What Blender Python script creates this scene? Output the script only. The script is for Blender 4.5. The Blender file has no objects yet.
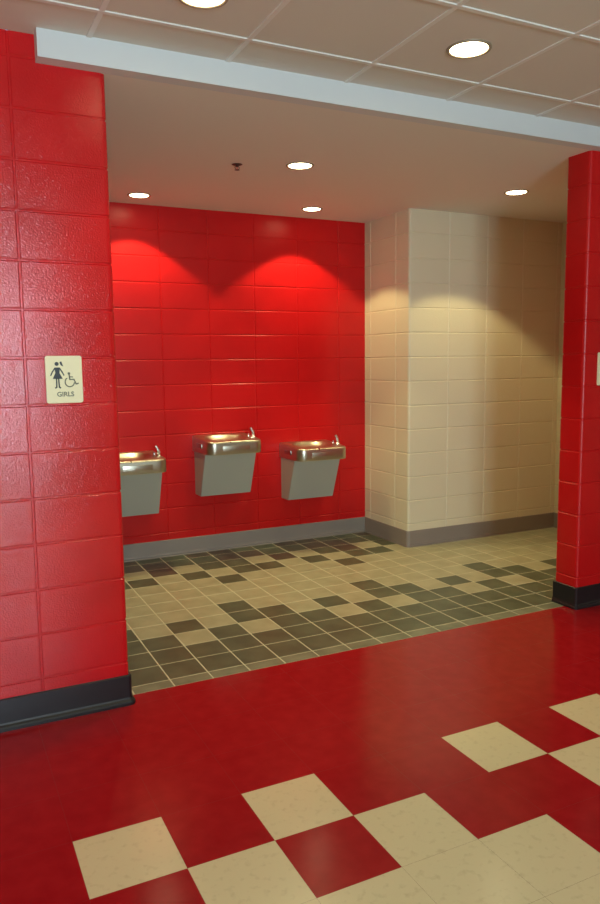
import bpy, bmesh, math, random
from mathutils import Vector, Matrix
random.seed(7)
S = bpy.context.scene
C = S.collection
PI = math.pi

# ---------------------------------------------------------------- camera
CAM = (-0.7357, -3.38, 1.5942)
YAW, PITCH, ROLL, FPX = -0.4558, -0.1200, -0.0115, 745.2
F = Vector((math.sin(-YAW) * math.cos(PITCH), math.cos(-YAW) * math.cos(PITCH), math.sin(PITCH)))
R0 = Vector((math.cos(YAW), math.sin(YAW), 0)); U0 = R0.cross(F)
Rv = math.cos(ROLL) * R0 + math.sin(ROLL) * U0
Uv = -math.sin(ROLL) * R0 + math.cos(ROLL) * U0
cd = bpy.data.cameras.new('camera'); cam = bpy.data.objects.new('camera', cd); C.objects.link(cam)
M = Matrix((Rv, Uv, -F)).transposed().to_4x4(); M.translation = Vector(CAM)
cam.matrix_world = M
cd.sensor_fit = 'VERTICAL'; cd.sensor_height = 36.0; cd.lens = FPX / 904 * 36.0
cd.clip_start = 0.05
S.camera = cam

# ---------------------------------------------------------------- exposure, world, daylight
S.view_settings.view_transform = 'Standard'
S.view_settings.look = 'None'
S.view_settings.gamma = 1
S.view_settings.use_curve_mapping = False
S.view_settings.exposure = 0.85

w = bpy.data.worlds.new('sky'); S.world = w; w.use_nodes = True
w.node_tree.nodes['Background'].inputs[0].default_value = (0.45, 0.62, 1.0, 1)
w.node_tree.nodes['Background'].inputs[1].default_value = 0.5

HALL_BACK = -7.6
def area(name, loc, rot, sx, sy, power, col):
    l = bpy.data.lights.new(name, 'AREA'); l.shape = 'RECTANGLE'; l.size = sx; l.size_y = sy
    l.energy = power; l.color = col
    o = bpy.data.objects.new(name, l); C.objects.link(o); o.location = loc; o.rotation_euler = rot
    return o
# daylight coming in through the window of the hall, behind the photographer
area('window_daylight', (-0.8, HALL_BACK - 0.25, 1.60), (PI / 2, 0, 0), 1.7, 1.5, 170, (0.70, 0.88, 1.0))
DOWN_COL = (1.0, 0.83, 0.42)
ALC_W, HALL_W = 36, 15

# ---------------------------------------------------------------- dimensions
U = 0.2032                     # one block course
YB, YT, XT, XP, DP = 2.549, 1.842, 2.846, 2.877, 0.19
XR = 4.52                      # right side wall of the recess
SOF, ZC = 2.830, 2.940         # soffit and hall ceiling
T0, YF = 0.2538, 0.0813        # tile grid origin, front edge of tiled floor
BZ = 0.142                     # baseboard height
HX0, HX1 = -5.0, 6.5

# ---------------------------------------------------------------- materials
def lin(c):
    return tuple((x / 12.92 if x <= 0.04045 else ((x + 0.055) / 1.055) ** 2.4) for x in c)
def new_mat(name):
    m = bpy.data.materials.new(name); m.use_nodes = True
    nt = m.node_tree; b = nt.nodes['Principled BSDF']
    return m, nt, b
def noise_bump(nt, b, scale, strength, dist, detail=3, coat=False, rough=0.5):
    tc = nt.nodes.new('ShaderNodeTexCoord'); n = nt.nodes.new('ShaderNodeTexNoise')
    n.inputs['Scale'].default_value = scale; n.inputs['Detail'].default_value = detail
    n.inputs['Roughness'].default_value = rough
    nt.links.new(tc.outputs['Object'], n.inputs['Vector'])
    bp = nt.nodes.new('ShaderNodeBump'); bp.inputs['Strength'].default_value = strength
    bp.inputs['Distance'].default_value = dist
    nt.links.new(n.outputs['Fac'], bp.inputs['Height']); nt.links.new(bp.outputs[0], b.inputs['Normal'])
    if coat: nt.links.new(bp.outputs[0], b.inputs['Coat Normal'])
    return tc, n
def mottle(nt, b, tc, c1, c2, scale, lo=0.35, hi=0.65, detail=4):
    n = nt.nodes.new('ShaderNodeTexNoise'); n.inputs['Scale'].default_value = scale
    n.inputs['Detail'].default_value = detail
    nt.links.new(tc.outputs['Object'], n.inputs['Vector'])
    r = nt.nodes.new('ShaderNodeValToRGB')
    r.color_ramp.elements[0].position = lo; r.color_ramp.elements[1].position = hi
    r.color_ramp.elements[0].color = (*c1, 1); r.color_ramp.elements[1].color = (*c2, 1)
    nt.links.new(n.outputs['Fac'], r.inputs['Fac']); nt.links.new(r.outputs['Color'], b.inputs['Base Color'])
def simple(name, col, rough=0.5, metal=0.0, spec=0.5, coat=0.0, bump=None, mot=None):
    m, nt, b = new_mat(name)
    b.inputs['Base Color'].default_value = (*col, 1)
    b.inputs['Roughness'].default_value = rough; b.inputs['Metallic'].default_value = metal
    b.inputs['Specular IOR Level'].default_value = spec
    b.inputs['Coat Weight'].default_value = coat; b.inputs['Coat Roughness'].default_value = 0.15
    tc = None
    if bump: tc, _ = noise_bump(nt, b, *bump)
    if mot:
        if tc is None: tc = nt.nodes.new('ShaderNodeTexCoord')
        mottle(nt, b, tc, *mot)
    return m
def emit(name, col, strength):
    m, nt, b = new_mat(name)
    b.inputs['Base Color'].default_value = (0.9, 0.9, 0.85, 1)
    b.inputs['Emission Color'].default_value = (*col, 1); b.inputs['Emission Strength'].default_value = strength
    return m

RED = simple('red_block_paint', (0.60, 0.008, 0.012), 0.11, 0.0, 0.5, bump=(140, 1.0, 0.0015, 2.0),
             mot=((0.54, 0.007, 0.010), (0.64, 0.010, 0.014), 2.5))
REDB = simple('red_block_paint_smooth', (0.60, 0.008, 0.012), 0.30, 0.0, 0.32, bump=(110, 0.35, 0.003, 2),
             mot=((0.55, 0.007, 0.008), (0.63, 0.009, 0.010), 2.5))
CREAM = simple('cream_block_paint', (0.76, 0.70, 0.49), 0.42, bump=(110, 0.35, 0.003, 2))
CREAMJ = simple('cream_joint_paint', (0.84, 0.79, 0.60), 0.42)
DRYWALL = simple('white_drywall_paint', (0.84, 0.80, 0.74), 0.75, bump=(60, 0.1, 0.002, 2))
FASCIA = simple('white_trim_paint', (0.70, 0.73, 0.75), 0.6)
ACT = simple('ceiling_tile_board', (0.74, 0.69, 0.62), 0.9, bump=(220, 0.4, 0.002, 3))
TBAR = simple('white_ceiling_grid', (0.82, 0.80, 0.76), 0.5)
VRED = simple('red_vinyl_tile', (0.42, 0.008, 0.010), 0.17, 0.0, 0.32, mot=((0.32, 0.006, 0.010), (0.40, 0.012, 0.016), 14, 0.3, 0.75, 6), bump=(25, 0.03, 0.002, 3))
VCRM = simple('cream_vinyl_tile', (0.72, 0.62, 0.38), 0.18, mot=((0.62, 0.56, 0.33), (0.72, 0.66, 0.40), 34, 0.25, 0.45, 6), bump=(25, 0.03, 0.002, 3))
VSEAM = simple('vinyl_seam', (0.12, 0.02, 0.01), 0.5)
TDARK = simple('dark_olive_tile', (0.09, 0.088, 0.042), 0.36, mot=((0.080, 0.096, 0.056), (0.118, 0.138, 0.082), 7))
TBRWN = simple('dark_brown_tile', (0.075, 0.055, 0.035), 0.36, mot=((0.075, 0.060, 0.040), (0.11, 0.09, 0.060), 7))
TLITE = simple('beige_tile', (0.50, 0.42, 0.23), 0.38, mot=((0.37, 0.36, 0.22), (0.45, 0.44, 0.28), 7))
TBORD = simple('green_grey_border_tile', (0.20, 0.22, 0.145), 0.36, mot=((0.15, 0.17, 0.11), (0.25, 0.27, 0.18), 7))
GROUT = simple('pale_grout', (0.66, 0.65, 0.47), 0.85)
BBLACK = simple('black_rubber_base', (0.012, 0.012, 0.014), 0.32)
BTAUPE = simple('taupe_cove_base', (0.27, 0.235, 0.20), 0.5)
STEEL = simple('brushed_steel', (0.56, 0.54, 0.44), 0.34, 1.0)
CHROME = simple('chrome', (0.85, 0.82, 0.78), 0.12, 1.0)
APRON = simple('grey_painted_steel', (0.44, 0.45, 0.38), 0.42, 0.15)
PUSH = simple('dark_steel_bar', (0.36, 0.35, 0.31), 0.32, 1.0)
DRAIN = simple('drain_steel', (0.25, 0.24, 0.22), 0.35, 1.0)
SIGN = simple('cream_sign_plastic', (0.88, 0.80, 0.50), 0.45)
INK = simple('black_sign_ink', (0.02, 0.025, 0.03), 0.5)
INK2 = simple('olive_sign_ink', (0.10, 0.10, 0.06), 0.5)
RING = simple('tan_metal_ring', (0.34, 0.27, 0.19), 0.4)
BAFFLE = simple('gold_reflector', (0.85, 0.72, 0.45), 0.25, 1.0)
LAMP = emit('lit_diffuser', (1.0, 0.86, 0.52), 9.0)
BRASS = simple('dark_metal', (0.10, 0.09, 0.08), 0.4, 0.8)
GLASS, _nt, _b = new_mat('window_glass'); _b.inputs['Transmission Weight'].default_value = 1; _b.inputs['Roughness'].default_value = 0
_b.inputs['IOR'].default_value = 1.01
FRAME = simple('grey_aluminium_frame', (0.3, 0.3, 0.31), 0.4, 0.6)
FARWALL = simple('cream_wall_paint', (0.66, 0.58, 0.42), 0.6)

# ---------------------------------------------------------------- helpers
def obj(name, bm, mats, parent=None, loc=None, smooth=False, recalc=True):
    if recalc: bmesh.ops.recalc_face_normals(bm, faces=bm.faces)
    me = bpy.data.meshes.new(name); bm.to_mesh(me); bm.free()
    for m in (mats if isinstance(mats, (list, tuple)) else [mats]): me.materials.append(m)
    if smooth:
        for p in me.polygons: p.use_smooth = True
        try: me.set_sharp_from_angle(angle=math.radians(35))
        except Exception: pass
    o = bpy.data.objects.new(name, me); C.objects.link(o)
    if parent: o.parent = parent
    if loc: o.location = loc
    return o
def struct(name, *a, **k):
    o = obj(name, *a, **k); o['kind'] = 'structure'; return o
def thing(name, label, cat, loc=(0, 0, 0), group=None):
    o = bpy.data.objects.new(name, None); o.empty_display_size = 0.1; C.objects.link(o)
    o.location = loc; o['label'] = label; o['category'] = cat
    if group: o['group'] = group
    return o
def box(bm, x0, x1, y0, y1, z0, z1, mi=0, bev=0):
    v = [bm.verts.new((x, y, z)) for z in (z0, z1) for y in (y0, y1) for x in (x0, x1)]
    fs = [bm.faces.new([v[i] for i in q]) for q in ((0, 2, 3, 1), (4, 5, 7, 6), (0, 1, 5, 4), (2, 6, 7, 3), (0, 4, 6, 2), (1, 3, 7, 5))]
    for f in fs: f.material_index = mi
    if bev:
        es = list({e for f in fs for e in f.edges})
        bmesh.ops.bevel(bm, geom=es, offset=bev, segments=2, affect='EDGES', profile=0.5)
def lathe(bm, prof, n=40, cx=0, cy=0, mi=0, axis='Z'):
    rings = []
    for r, z in prof:
        if r < 1e-6: rings.append([bm.verts.new((cx, cy, z))])
        else: rings.append([bm.verts.new((cx + r * math.cos(2 * PI * i / n), cy + r * math.sin(2 * PI * i / n), z)) for i in range(n)])
    for a, b in zip(rings, rings[1:]):
        for i in range(n):
            j = (i + 1) % n
            if len(a) == 1 and len(b) == 1: continue
            if len(a) == 1: f = bm.faces.new((a[0], b[j], b[i]))
            elif len(b) == 1: f = bm.faces.new((a[i], a[j], b[0]))
            else: f = bm.faces.new((a[i], a[j], b[j], b[i]))
            f.material_index = mi
def tube(bm, pts, rads, n=14, caps=True):
    pts = [Vector(p) for p in pts]; rings = []
    for i, p in enumerate(pts):
        t = (pts[min(i + 1, len(pts) - 1)] - pts[max(i - 1, 0)]).normalized()
        a = t.cross(Vector((0, 1, 0.01))); a = a.normalized() if a.length > 1e-3 else Vector((1, 0, 0))
        b = t.cross(a)
        rings.append([bm.verts.new(p + rads[i] * (math.cos(2 * PI * k / n) * a + math.sin(2 * PI * k / n) * b)) for k in range(n)])
    for a, b in zip(rings, rings[1:]):
        for k in range(n): bm.faces.new((a[k], a[(k + 1) % n], b[(k + 1) % n], b[k]))
    if caps: bm.faces.new(rings[0]); bm.faces.new(rings[-1][::-1])

# plan = polygon corners going round the wall with the block face on the right-hand side;
# radii = bullnose radius per corner; jts = {segment: [distances of upright joints from its start]}
def block_wall(name, plan, radii, detail, jts, z0, z1, mats, jd=0.0035, jw=0.0038, parent=None, courses=range(1, 16)):
    n = len(plan); P = [Vector(p) for p in plan]
    samples = []      # (x, y, nx, ny, depth flag)
    for i in range(n):
        a, b = P[i], P[(i + 1) % n]; d = (b - a).normalized(); nr = Vector((d.y, -d.x)); L = (b - a).length
        ra, rb = radii[i], radii[(i + 1) % n]
        samples.append((a + d * ra, nr, 0))
        if i in detail:
            for s in sorted(jts.get(i, [])):
                if ra + 0.02 < s < L - rb - 0.02:
                    for off, dep in ((-jw * 1.9, 0), (-jw * 0.8, 1), (jw * 0.8, 1), (jw * 1.9, 0)):
                        samples.append((a + d * (s + off), nr, dep))
        samples.append((b - d * rb, nr, 0))
        if rb > 0:
            e = (P[(i + 2) % n] - b).normalized(); n2 = Vector((e.y, -e.x))
            cen = b - d * rb + e * rb
            for k in range(1, 6):
                t = k / 6 * PI / 2
                nn = (nr * math.cos(t) + n2 * math.sin(t)).normalized()
                samples.append((cen + nn * rb, nn, 0))
    zs = [(z0, 0)]
    for k in courses:
        z = k * U
        if z0 + 0.02 < z < z1 - 0.02:
            zs += [(z - jw * 1.9, 0), (z - jw * 0.8, 1), (z + jw * 0.8, 1), (z + jw * 1.9, 0)]
    zs.append((z1, 0))
    bm = bmesh.new(); grid = []
    for z, dz in zs:
        row = []
        for p, nn, dep in samples:
            q = p - nn * (jd if (dep or dz) else 0)
            row.append(bm.verts.new((q.x, q.y, z)))
        grid.append(row)
    m = len(samples)
    two = isinstance(mats, (list, tuple)) and len(mats) > 1
    for r in range(len(zs) - 1):
        for c in range(m):
            c2 = (c + 1) % m
            f = bm.faces.new((grid[r][c], grid[r][c2], grid[r + 1][c2], grid[r + 1][c]))
            if two and (samples[c][2] and samples[c2][2]): f.material_index = 1
    bm.faces.new(grid[0][::-1]); bm.faces.new(grid[-1])
    bmesh.ops.remove_doubles(bm, verts=bm.verts, dist=1e-6)
    o = struct(name, bm, mats, parent)
    for p in o.data.polygons: p.use_smooth = abs(p.normal.z) < 0.5
    try: o.data.set_sharp_from_angle(angle=math.radians(24))
    except Exception: pass
    return o

# ---------------------------------------------------------------- structure: block walls
JX = -0.376; JL = 0.013
Lh = -HX0
# plan order is counter-clockwise seen from above, so the outward side is on the right
block_wall('wall_left', [(HX0, 0), (JL, 0), (JL, DP), (HX0, DP)], [0, 0.025, 0.025, 0], {0, 1, 2},
           {0: [JX - 0.4064 * k - HX0 for k in range(0, 12)], 2: [0.386 + 0.4064 * k for k in range(12)]}, 0, ZC, RED)
block_wall('wall_right', [(XP, DP), (XP, 0), (HX1, 0), (HX1, DP)], [0.025, 0.025, 0, 0], {0, 1},
           {1: [0.4064 * k for k in range(1, 9)]}, 0, ZC, REDB)
XL = -2.2
JB = T0 + 0.081 + 3 * U
block_wall('wall_back', [(XL, YB), (XT, YB), (XT, YB + 0.2), (XL, YB + 0.2)], [0] * 4, {0},
           {0: [JB + 0.4064 * k - XL for k in range(-8, 6)]}, 0, SOF, REDB)
block_wall('wall_partition', [(XT, YB + 0.2), (XT, YT), (XR, YT), (XR, YB + 0.2)], [0, 0.022, 0, 0], {0, 1},
           {0: [0.2 + 0.1, 0.2 + 0.507], 1: [0.4064 * k for k in range(1, 5)]}, 0, SOF, [CREAM, CREAMJ])
block_wall('wall_alcove_right', [(XR, YT + 0.3), (XR, DP), (XR + 0.2, DP), (XR + 0.2, YT + 0.3)], [0] * 4, {0},
           {0: [0.3 + 0.2 + 0.4064 * k for k in range(5)]}, 0, SOF, [CREAM, CREAMJ])
block_wall('wall_alcove_left', [(XL, DP), (XL, YB), (XL - 0.2, YB), (XL - 0.2, DP)], [0] * 4, {0},
           {0: [0.2 + 0.4064 * k for k in range(6)]}, 0, SOF, [CREAM, CREAMJ])

# hall behind the photographer
bm = bmesh.new()
WX0, WX1, WZ0, WZ1 = -1.8, 0.2, 0.75, 2.45
box(bm, HX0, WX0, HALL_BACK - 0.2, HALL_BACK, 0, ZC); box(bm, WX1, HX1, HALL_BACK - 0.2, HALL_BACK, 0, ZC)
box(bm, WX0, WX1, HALL_BACK - 0.2, HALL_BACK, 0, WZ0); box(bm, WX0, WX1, HALL_BACK - 0.2, HALL_BACK, WZ1, ZC)
struct('wall_rear', bm, FARWALL)
bm = bmesh.new(); box(bm, HX0 - 0.2, HX0, HALL_BACK, DP, 0, ZC); struct('wall_hall_left', bm, FARWALL)
bm = bmesh.new(); box(bm, HX1, HX1 + 0.2, HALL_BACK, DP, 0, ZC); struct('wall_hall_right', bm, FARWALL)
bm = bmesh.new(); yy0, yy1 = HALL_BACK - 0.14, HALL_BACK - 0.06
for x in (WX0, (WX0 + WX1) / 2 - 0.03, WX1 - 0.06): box(bm, x, x + 0.06, yy0, yy1, WZ0, WZ1)
for z in (WZ0, WZ1 - 0.06): box(bm, WX0, WX1, yy0 + 0.002, yy1 - 0.002, z, z + 0.06)
wf = struct('window_1', bm, FRAME)

# ---------------------------------------------------------------- ceilings
bm = bmesh.new()
box(bm, XL - 0.2, XR + 0.2, DP, YB + 0.2, SOF, ZC)
box(bm, JL - 0.03, XP + 0.03, 0, DP, SOF, ZC)
struct('ceiling', bm, DRYWALL)
FY = -0.075
bm = bmesh.new(); box(bm, -0.272, HX1, FY, 0.0, SOF, ZC)
struct('trim_1', bm, FASCIA)
GX, GY, GP = -0.065, -0.323, 0.6096
bm = bmesh.new()
box(bm, HX0, HX1, HALL_BACK, 0.0, ZC, ZC + 0.05)
hc = struct('ceiling', bm, ACT)
bm = bmesh.new()
k = -9
xs = [GX + GP * i for i in range(-8, 11)]; ys = [GY - GP * j for j in range(0, 12)]
for x in xs:
    if HX0 < x < HX1:
        box(bm, x - 0.011, x + 0.011, HALL_BACK, FY, ZC - 0.005, ZC)
for y in ys:
    if y > HALL_BACK: box(bm, HX0, HX1, y - 0.011, y + 0.011, ZC - 0.0055, ZC)
struct('ceiling_grid', bm, TBAR)

# ---------------------------------------------------------------- floors
VX, VY, VP = -0.4093, -0.6353, 0.3048
def vinyl(i, j):      # True = cream. row j counts towards the viewer
    m = i % 5
    if j == 1: return m in (0, 2)
    if j == 2: return m in (1, 3)
    if j == 3: return m != 0
    return j >= 4
bm = bmesh.new()
i0 = math.floor((HX0 - VX) / VP); i1 = math.ceil((HX1 - VX) / VP)
j0 = -3; j1 = math.ceil((VY - HALL_BACK) / VP)
g = 0.0003
for i in range(i0, i1):
    for j in range(j0, j1):
        xa, xb = max(HX0, VX + i * VP), min(HX1, VX + (i + 1) * VP)
        yb, ya = min(YF, VY - j * VP), max(HALL_BACK, VY - (j + 1) * VP)
        if xb - xa < 1e-4 or yb - ya < 1e-4: continue
        v = [bm.verts.new((x, y, 0.0)) for x, y in ((xa + g, ya + g), (xb - g, ya + g), (xb - g, yb - g), (xa + g, yb - g))]
        f = bm.faces.new(v); f.material_index = 1 if (vinyl(i, j) and yb <= VY - VP + .01 ) else 0
box(bm, HX0, HX1, HALL_BACK, YF, -0.05, -0.0006, 2)
struct('floor', bm, [VRED, VCRM, VSEAM], recalc=False)

BD = 0.090                        # border strip depth
FRONT = {0: {2}, 1: {3}, 2: {2}, 3: {3, 4}, 4: {2, 3}}
BACK = {0: {11, 10, 9, 8}, 1: {11, 10, 8}, 2: {11, 10, 9}, 3: {11, 10, 8}, 4: {11, 10, 9, 7}}
bm = bmesh.new()
def tile(x0, x1, y0, y1, mi):
    gg = 0.0031; c = 0.0012
    o = [bm.verts.new((x, y, -0.0011)) for x, y in ((x0 + gg, y0 + gg), (x1 - gg, y0 + gg), (x1 - gg, y1 - gg), (x0 + gg, y1 - gg))]
    t = [bm.verts.new((x, y, 0.0)) for x, y in ((x0 + gg + c, y0 + gg + c), (x1 - gg - c, y0 + gg + c), (x1 - gg - c, y1 - gg - c), (x0 + gg + c, y1 - gg - c))]
    bm.faces.new(t).material_index = mi
    for a in range(4): bm.faces.new((o[a], o[(a + 1) % 4], t[(a + 1) % 4], t[a])).material_index = mi
for c in range(-13, 22):
    x0 = T0 + c * U; x1 = x0 + U
    xa, xb = max(x0, XL), min(x1, XR)
    if xb - xa < 0.02: continue
    m = c % 5
    tile(xa, xb, YF, YF + BD, 3)
    for r in range(12):
        y0 = YF + BD + r * U; y1 = min(y0 + U, YB)
        if y1 - y0 < 0.02: continue
        a, b = xa, xb
        if y0 > YT - 0.02 and a > XT - 0.02: continue
        if y0 > YT - 0.02: b = min(b, XT)
        dark = r < 2 or r in FRONT[m] or (r in BACK[m] and c <= 12)
        mi = 0 if dark else 1
        if dark and r >= 9 and (c * 7 + r * 3) % 4 in (0, 1): mi = 2
        if b - a > 0.02: tile(a, b, y0, y1, mi)
vs = [bm.verts.new(p) for p in ((XL, YF, -0.0008), (XR, YF, -0.0008), (XR, YB, -0.0008), (XL, YB, -0.0008))]
bm.faces.new(vs).material_index = 4
box(bm, XL, XR, YF, YB, -0.05, -0.002, 4)
struct('floor', bm, [TDARK, TLITE, TBRWN, TBORD, GROUT], recalc=False)

# ---------------------------------------------------------------- baseboards
def cove(name, pts, mat, h=BZ, th=0.006, toe=0.018, lip=False):
    # swept along pts with the room on the right-hand side
    prof = [(0, 0), (toe, 0), (toe, 0.003), (toe * 0.62, 0.008), (th + 0.003, 0.018), (th, 0.03), (th, h - 0.004), (th - 0.003, h), (0, h)]
    if lip: prof = [(0, 0), (toe, 0), (toe, 0.012), (toe - 0.005, 0.020), (th + 0.004, 0.026), (th, 0.034), (th, h - 0.004), (th - 0.004, h), (0, h)]
    P = [Vector(p) for p in pts]; bm = bmesh.new(); rings = []
    for i, p in enumerate(P):
        ds = []
        if i > 0: ds.append((p - P[i - 1]).normalized())
        if i < len(P) - 1: ds.append((P[i + 1] - p).normalized())
        ns = [Vector((d.y, -d.x)) for d in ds]
        nn = sum(ns, Vector((0, 0))).normalized(); k = 1 / max(0.3, nn.dot(ns[0]))
        rings.append([bm.verts.new((p.x + nn.x * k * a, p.y + nn.y * k * a, z)) for a, z in prof])
    for a, b in zip(rings, rings[1:]):
        for q in range(len(prof) - 1): bm.faces.new((a[q], b[q], b[q + 1], a[q + 1]))
    bm.faces.new(rings[0]); bm.faces.new(rings[-1][::-1])
    o = struct(name, bm, mat)
    return o
def arc(cx, cy, r, a0, a1, n=5):
    return [(cx + r * math.cos(math.radians(a0 + (a1 - a0) * i / n)), cy + r * math.sin(math.radians(a0 + (a1 - a0) * i / n))) for i in range(n + 1)]
rr = 0.025
rr = 0.008
cove('baseboard_left', [(HX0, 0)] + arc(JL - rr, rr, rr, -90, 0) + [(JL, YF - 0.0)], BBLACK, h=BZ, th=0.009, toe=0.024, lip=True)
cove('baseboard_right', [(XP, DP)] + arc(XP + rr, rr, rr, 180, 270) + [(HX1, 0)], BBLACK, h=BZ, th=0.009, toe=0.016, lip=True)
cove('baseboard_back', [(XL, YB), (XT - 0.004, YB)], BTAUPE, th=0.008, toe=0.012)
cove('baseboard_partition', [(XT, YB - 0.006)] + arc(XT + 0.022, YT + 0.022, 0.022, 180, 270) + [(XR, YT)], BTAUPE, th=0.008, toe=0.012)
cove('baseboard_alcove_right', [(XR, YT - 0.004), (XR, DP)], BTAUPE, th=0.008, toe=0.012)

# ---------------------------------------------------------------- recessed downlights
def make_downlight(label, loc, r, group, watts, spot_deg, blend=0.2):
    t = thing('recessed_downlight', label, 'ceiling light', loc, group)
    bm = bmesh.new()
    lathe(bm, [(r, 0.004), (r, -0.003), (r + 0.004, -0.0055), (r + 0.013, -0.0045), (r + 0.016, 0.0), (r + 0.016, 0.003), (r, 0.004)], 56)
    obj('trim_ring', bm, RING, t, smooth=True)
    bm = bmesh.new()
    lathe(bm, [(r, 0.002), (r * 0.985, -0.0015), (r * 0.93, -0.0035), (0, -0.0045), ], 56)
    lathe(bm, [(r, 0.002), (r, 0.004), (0, 0.004)], 56)
    obj('diffuser', bm, LAMP, t, smooth=True)
    l = bpy.data.lights.new('downlight_beam', 'SPOT'); l.energy = watts; l.color = DOWN_COL
    l.spot_size = math.radians(spot_deg); l.spot_blend = blend; l.shadow_soft_size = 0.03
    lo = bpy.data.objects.new('downlight_beam', l); C.objects.link(lo); lo.parent = t; lo.location = (0, 0, -0.008)
    return t
AG = 'round downlights in the recess ceiling'; HG = 'round downlights in the tiled hall ceiling'
make_downlight('small round ceiling light near the back red wall, above the leftmost fountain', (0.72, 2.235, SOF), 0.070, AG, ALC_W, 104)
make_downlight('round ceiling light in the middle of the recess ceiling, nearest the sprinkler head', (1.44, 1.011, SOF), 0.074, AG, ALC_W, 104)
make_downlight('small round ceiling light near the back red wall, above the rightmost fountain', (2.125, 2.182, SOF), 0.070, AG, ALC_W, 104)
make_downlight('round ceiling light in front of the cream block wall, nearest the right red pier', (3.25, 1.045, SOF), 0.074, AG, ALC_W, 104)
make_downlight('large round hall ceiling light cut off by the top edge of the photo', (0.250, -0.60, ZC - 0.001), 0.082, HG, HALL_W, 100, 0.45)
make_downlight('large round ceiling light fully in view in a hall ceiling tile at top right', (1.452, -0.634, ZC - 0.001), 0.082, HG, HALL_W, 100, 0.45)

# ---------------------------------------------------------------- sprinkler head
sp = thing('sprinkler_head', 'small dark metal fire sprinkler head on the recess ceiling between two downlights', 'sprinkler', (1.067, 1.148, SOF))
bm = bmesh.new(); lathe(bm, [(0, 0.002), (0.034, 0.002), (0.034, -0.001), (0.026, -0.007), (0.012, -0.010), (0, -0.010)], 32)
obj('escutcheon', bm, BRASS, sp, smooth=True)
bm = bmesh.new()
lathe(bm, [(0.010, -0.009), (0.010, -0.020), (0.006, -0.024), (0.0, -0.024)], 20)
for s in (-1, 1): tube(bm, [(s * 0.007, 0, -0.020), (s * 0.015, 0, -0.030), (s * 0.013, 0, -0.042), (s * 0.003, 0, -0.052)], [0.0022] * 4, 8)
obj('frame_arms', bm, BRASS, sp, smooth=True)
bm = bmesh.new(); tube(bm, [(0, 0, -0.024), (0, 0, -0.050)], [0.0022, 0.0022], 10); obj('glass_bulb', bm, RED, sp, smooth=True)
bm = bmesh.new(); lathe(bm, [(0, -0.052), (0.008, -0.052), (0.017, -0.0545), (0.017, -0.056), (0, -0.054)], 24); obj('deflector', bm, BRASS, sp, smooth=True)

sp.scale = (1.0, 1.0, 0.6)

# ---------------------------------------------------------------- drinking fountains
FW, FD, FH = 0.470, 0.405, 0.120     # top band width, depth, height
def outline(wd, dp, rad, n=8, inset=0.0):
    """top view, wall at y=0, front at y=-dp; starts back-left, runs counter-clockwise"""
    hw = wd / 2 - inset; d = dp - inset; r = max(0.004, rad - inset); rb = 0.006; pts = []
    back = -inset * 0.6
    def seg(a, b, k): return [(a[0] + (b[0] - a[0]) * i / k, a[1] + (b[1] - a[1]) * i / k) for i in range(k)]
    pts += seg((-hw, back), (-hw, -d + r), 8)
    pts += [(-hw + r - r * math.cos(t), -d + r - r * math.sin(t)) for t in [PI / 2 * i / n for i in range(n)]]
    pts += seg((-hw + r, -d), (hw - r, -d), 12)
    pts += [(hw - r + r * math.sin(t), -d + r - r * math.cos(t)) for t in [PI / 2 * i / n for i in range(n)]]
    pts += seg((hw, -d + r), (hw, back), 8)
    pts += seg((hw, back), (-hw, back), 14)
    return pts
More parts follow.
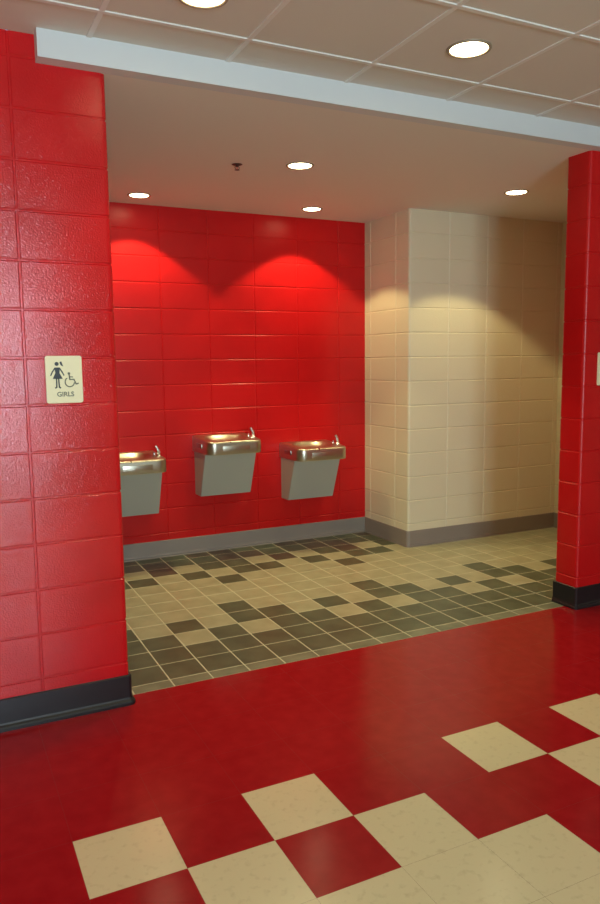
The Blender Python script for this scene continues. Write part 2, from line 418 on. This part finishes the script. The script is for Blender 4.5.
def make_fountain(label, loc, group):
    t = thing('drinking_fountain', label, 'drinking fountain', loc, group)
    # basin with its deep steel band; z = 0 at the band's upper edge
    bm = bmesh.new()
    rings = []
    def ring(pts, z): rings.append([bm.verts.new((x, y, z)) for x, y in pts])
    ring(outline(FW, FD, 0.07, inset=0.012), -FH)
    ring(outline(FW, FD, 0.07, inset=0.002), -FH)
    ring(outline(FW, FD, 0.07, inset=0.0), -FH + 0.004)
    ring(outline(FW, FD, 0.07, inset=0.0), -0.016)
    ring(outline(FW, FD, 0.07, inset=0.002), -0.007)
    ring(outline(FW, FD, 0.07, inset=0.007), -0.001)
    ring(outline(FW, FD, 0.07, inset=0.014), 0.0015)
    o = outline(FW, FD, 0.07, inset=0.014)
    cx, cy = -0.022, -0.205
    def ell(a, b, x0=cx, y0=cy, p=2.5):
        res = []
        for x, y in o:
            th = math.atan2((y - y0) / b, (x - x0) / a); c, s = math.cos(th), math.sin(th)
            k = (abs(c) ** p + abs(s) ** p) ** (-1 / p)
            res.append((x0 + a * k * c, y0 + b * k * s))
        return res
    for a, b, z in ((0.185, 0.165, 0.0035), (0.176, 0.156, 0.002), (0.168, 0.148, -0.006), (0.150, 0.130, -0.026), (0.115, 0.098, -0.042), (0.06, 0.05, -0.050), (0.022, 0.022, -0.053)):
        ring(ell(a, b, p=2.6 if a > 0.1 else 2.0), z)
    n = len(o)
    for rg in rings[3:]:
        for v in rg: v.co.z += 0.008 - 0.026 * (-v.co.y / FD)
    for a, b in zip(rings, rings[1:]):
        for i in range(n): bm.faces.new((a[i], a[(i + 1) % n], b[(i + 1) % n], b[i]))
    bm.faces.new(rings[-1]); bm.faces.new(rings[0][::-1])
    basin = obj('basin', bm, STEEL, t, smooth=True)
    bm = bmesh.new(); lathe(bm, [(0, -0.0495), (0.018, -0.0495), (0.021, -0.0515), (0.021, -0.0528)], 24, cx, cy)
    obj('drain_strainer', bm, DRAIN, basin, smooth=True)
    # bubbler at the right
    bx_, by_ = 0.196, -0.275
    bm = bmesh.new()
    lathe(bm, [(0, 0.014), (0.012, 0.014), (0.017, 0.010), (0.020, 0.000), (0.025, -0.006), (0.025, -0.016)], 24, bx_, by_)
    bub = obj('bubbler', bm, CHROME, t, smooth=True)
    bm = bmesh.new()
    tube(bm, [(bx_ + 0.002, by_, 0.000), (bx_ + 0.003, by_, 0.028), (bx_ - 0.002, by_, 0.044), (bx_ - 0.011, by_, 0.060), (bx_ - 0.021, by_, 0.076)],
         [0.013, 0.012, 0.0115, 0.011, 0.009])
    obj('spout', bm, CHROME, bub, smooth=True)
    bm = bmesh.new()
    lathe(bm, [(0, 0.028), (0.006, 0.027), (0.009, 0.022), (0.009, 0.0)], 18, bx_ - 0.030, by_ + 0.02)
    obj('guard', bm, CHROME, bub, smooth=True)
    # push bar on the front and a pad on each side
    bm = bmesh.new(); box(bm, -0.115, 0.115, -FD - 0.002, -FD + 0.002, -0.094, -0.050, bev=0.0015)
    obj('push_bar', bm, STEEL, t, smooth=True)
    for s in (-1, 1):
        bm = bmesh.new(); xx = s * FW / 2
        box(bm, min(xx - s * 0.002, xx + s * 0.006), max(xx - s * 0.002, xx + s * 0.006), -0.245, -0.115, -0.080, -0.042, bev=0.0025)
        obj('side_push_pad', bm, PUSH, t, smooth=True)
    bm = bmesh.new(); lathe(bm, [(0, 0), (0.006, 0), (0.006, 0.003), (0, 0.003)], 16)
    bmesh.ops.rotate(bm, verts=bm.verts, cent=(0, 0, 0), matrix=Matrix.Rotation(PI / 2, 3, 'X'))
    bmesh.ops.translate(bm, verts=bm.verts, vec=(-0.05, -FD - 0.001, -0.022))
    obj('badge', bm, CHROME, t, smooth=True)
    # wedge-shaped apron
    hw = 0.221; zt, zb = -FH + 0.002, -0.487; dt, db = 0.285, 0.140
    bm = bmesh.new()
    v = [bm.verts.new(p) for p in ((-hw, 0, zb), (hw, 0, zb), (hw, -db, zb), (-hw, -db, zb), (-hw, 0, zt), (hw, 0, zt), (hw, -dt, zt), (-hw, -dt, zt))]
    for q in ((0, 1, 2, 3), (7, 6, 5, 4), (3, 2, 6, 7), (1, 0, 4, 5), (0, 3, 7, 4), (2, 1, 5, 6)): bm.faces.new([v[i] for i in q])
    bmesh.ops.bevel(bm, geom=list(bm.edges), offset=0.003, segments=2, affect='EDGES')
    ap = obj('apron', bm, APRON, t, smooth=True)
    return t
FG = 'wall-hung drinking fountains on the red block wall'
make_fountain('leftmost wall-hung steel drinking fountain, partly hidden behind the red wall with the sign', (0.613, YB, 0.888), FG)
make_fountain('middle wall-hung steel drinking fountain, hung higher than the other two', (1.410, YB, 0.992), FG)
make_fountain('rightmost wall-hung steel drinking fountain, nearest the cream block wall', (2.203, YB, 0.888), FG)

# ---------------------------------------------------------------- signs
def rrect(bm, w_, h_, r, t, n=6, mi=0, bev=0.0012):
    pts = []
    for cx, cz, a0 in ((w_ / 2 - r, h_ / 2 - r, 0), (-w_ / 2 + r, h_ / 2 - r, 90), (-w_ / 2 + r, -h_ / 2 + r, 180), (w_ / 2 - r, -h_ / 2 + r, 270)):
        for i in range(n + 1):
            a = math.radians(a0 + 90 * i / n); pts.append((cx + r * math.cos(a), cz + r * math.sin(a)))
    a = [bm.verts.new((x, 0, z)) for x, z in pts]; b = [bm.verts.new((x, -t + bev, z)) for x, z in pts]
    k = 1 - 2 * bev / w_; c = [bm.verts.new((x * k, -t, z * k)) for x, z in pts]
    m = len(pts)
    for p, q in ((a, b), (b, c)):
        for i in range(m): bm.faces.new((p[i], p[(i + 1) % m], q[(i + 1) % m], q[i]))
    bm.faces.new(c); bm.faces.new(a[::-1])
def prism(bm, pts, y0, y1):
    a = [bm.verts.new((x, y0, z)) for x, z in pts]; b = [bm.verts.new((x, y1, z)) for x, z in pts]
    m = len(pts)
    for i in range(m): bm.faces.new((a[i], a[(i + 1) % m], b[(i + 1) % m], b[i]))
    bm.faces.new(b); bm.faces.new(a[::-1])
def disc(cx, cz, r, n=20): return [(cx + r * math.cos(2 * PI * i / n), cz + r * math.sin(2 * PI * i / n)) for i in range(n)]
def stroke(bm, pts, w_, y0, y1):
    for (x0, z0), (x1, z1) in zip(pts, pts[1:]):
        d = Vector((x1 - x0, z1 - z0)); d.normalize(); nx, nz = -d.y * w_ / 2, d.x * w_ / 2; e = d * (w_ * 0.25)
        prism(bm, [(x0 + nx - e.x, z0 + nz - e.y), (x0 - nx - e.x, z0 - nz - e.y), (x1 - nx + e.x, z1 - nz + e.y), (x1 + nx + e.x, z1 + nz + e.y)], y0, y1)
SW, SH, ST = 0.154, 0.205, 0.006
sg = thing('restroom_sign', 'cream GIRLS restroom sign with girl and wheelchair pictograms on the left red wall', 'sign', (-0.219, 0.0, 1.531))
bm = bmesh.new(); rrect(bm, SW, SH, 0.010, ST); obj('plate', bm, SIGN, sg)
y0, y1 = -ST + 0.0004, -ST - 0.0012
# pictogram coordinates in the sign's own plane; sx/sz convert fractions of the plate
def P(u, v): return ((u - 0.5) * SW, (0.5 - v) * SH)
bm = bmesh.new()
hx, hz = P(0.31, 0.17); prism(bm, disc(hx, hz, 0.0085), y0, y1)
prism(bm, [P(0.39, 0.13), P(0.44, 0.12), P(0.46, 0.17), P(0.49, 0.225), P(0.43, 0.205), P(0.40, 0.17)], y0, y1)
prism(bm, [P(0.265, 0.245), P(0.37, 0.245), P(0.385, 0.30), P(0.375, 0.36), P(0.455, 0.485), P(0.185, 0.485), P(0.265, 0.36), P(0.25, 0.30)], y0, y1)
stroke(bm, [P(0.26, 0.255), P(0.19, 0.33), P(0.135, 0.415)], 0.005, y0, y1)
stroke(bm, [P(0.375, 0.255), P(0.44, 0.33), P(0.495, 0.41)], 0.005, y0, y1)
stroke(bm, [P(0.29, 0.48), P(0.285, 0.66), P(0.25, 0.675)], 0.0058, y0, y1)
stroke(bm, [P(0.345, 0.48), P(0.355, 0.66), P(0.39, 0.675)], 0.0058, y0, y1)
obj('girl_pictogram', bm, INK, sg)
bm = bmesh.new()
hx, hz = P(0.63, 0.375); prism(bm, disc(hx, hz, 0.0055), y0, y1)
stroke(bm, [P(0.635, 0.40), P(0.65, 0.50), P(0.76, 0.50), P(0.82, 0.60), P(0.88, 0.585)], 0.0052, y0, y1)
stroke(bm, [P(0.645, 0.445), P(0.73, 0.45)], 0.004, y0, y1)
cx, cz = P(0.645, 0.555); pts = []
for i in range(17):
    a = math.radians(125 + (350 - 125) * i / 16); pts.append((cx + 0.0195 * math.cos(a), cz + 0.0205 * math.sin(a)))
stroke(bm, pts, 0.0042, y0, y1)
obj('wheelchair_pictogram', bm, INK2, sg)
fc = bpy.data.curves.new('lettering', 'FONT'); fc.body = 'GIRLS'; fc.size = 0.0285; fc.align_x = 'CENTER'; fc.align_y = 'CENTER'; fc.extrude = 0.0008; fc.offset = 0.0005
fo = bpy.data.objects.new('lettering_curve', fc); C.objects.link(fo)
bpy.context.view_layer.update()
me = bpy.data.meshes.new_from_object(fo.evaluated_get(bpy.context.evaluated_depsgraph_get()))
bpy.data.objects.remove(fo); me.name = 'lettering'; me.materials.clear(); me.materials.append(INK2)
lt = bpy.data.objects.new('lettering', me); C.objects.link(lt); lt.parent = sg
lx, lz = P(0.515, 0.815); lt.location = (lx, -ST - 0.0004, lz); lt.rotation_euler = (PI / 2, 0, 0)

s2 = thing('restroom_sign', 'cream sign plate on the right red pier, cut off by the photo edge', 'sign', (2.992 + SW / 2, 0.0, 1.531))
bm = bmesh.new(); rrect(bm, SW, SH, 0.010, ST); obj('plate', bm, SIGN, s2)
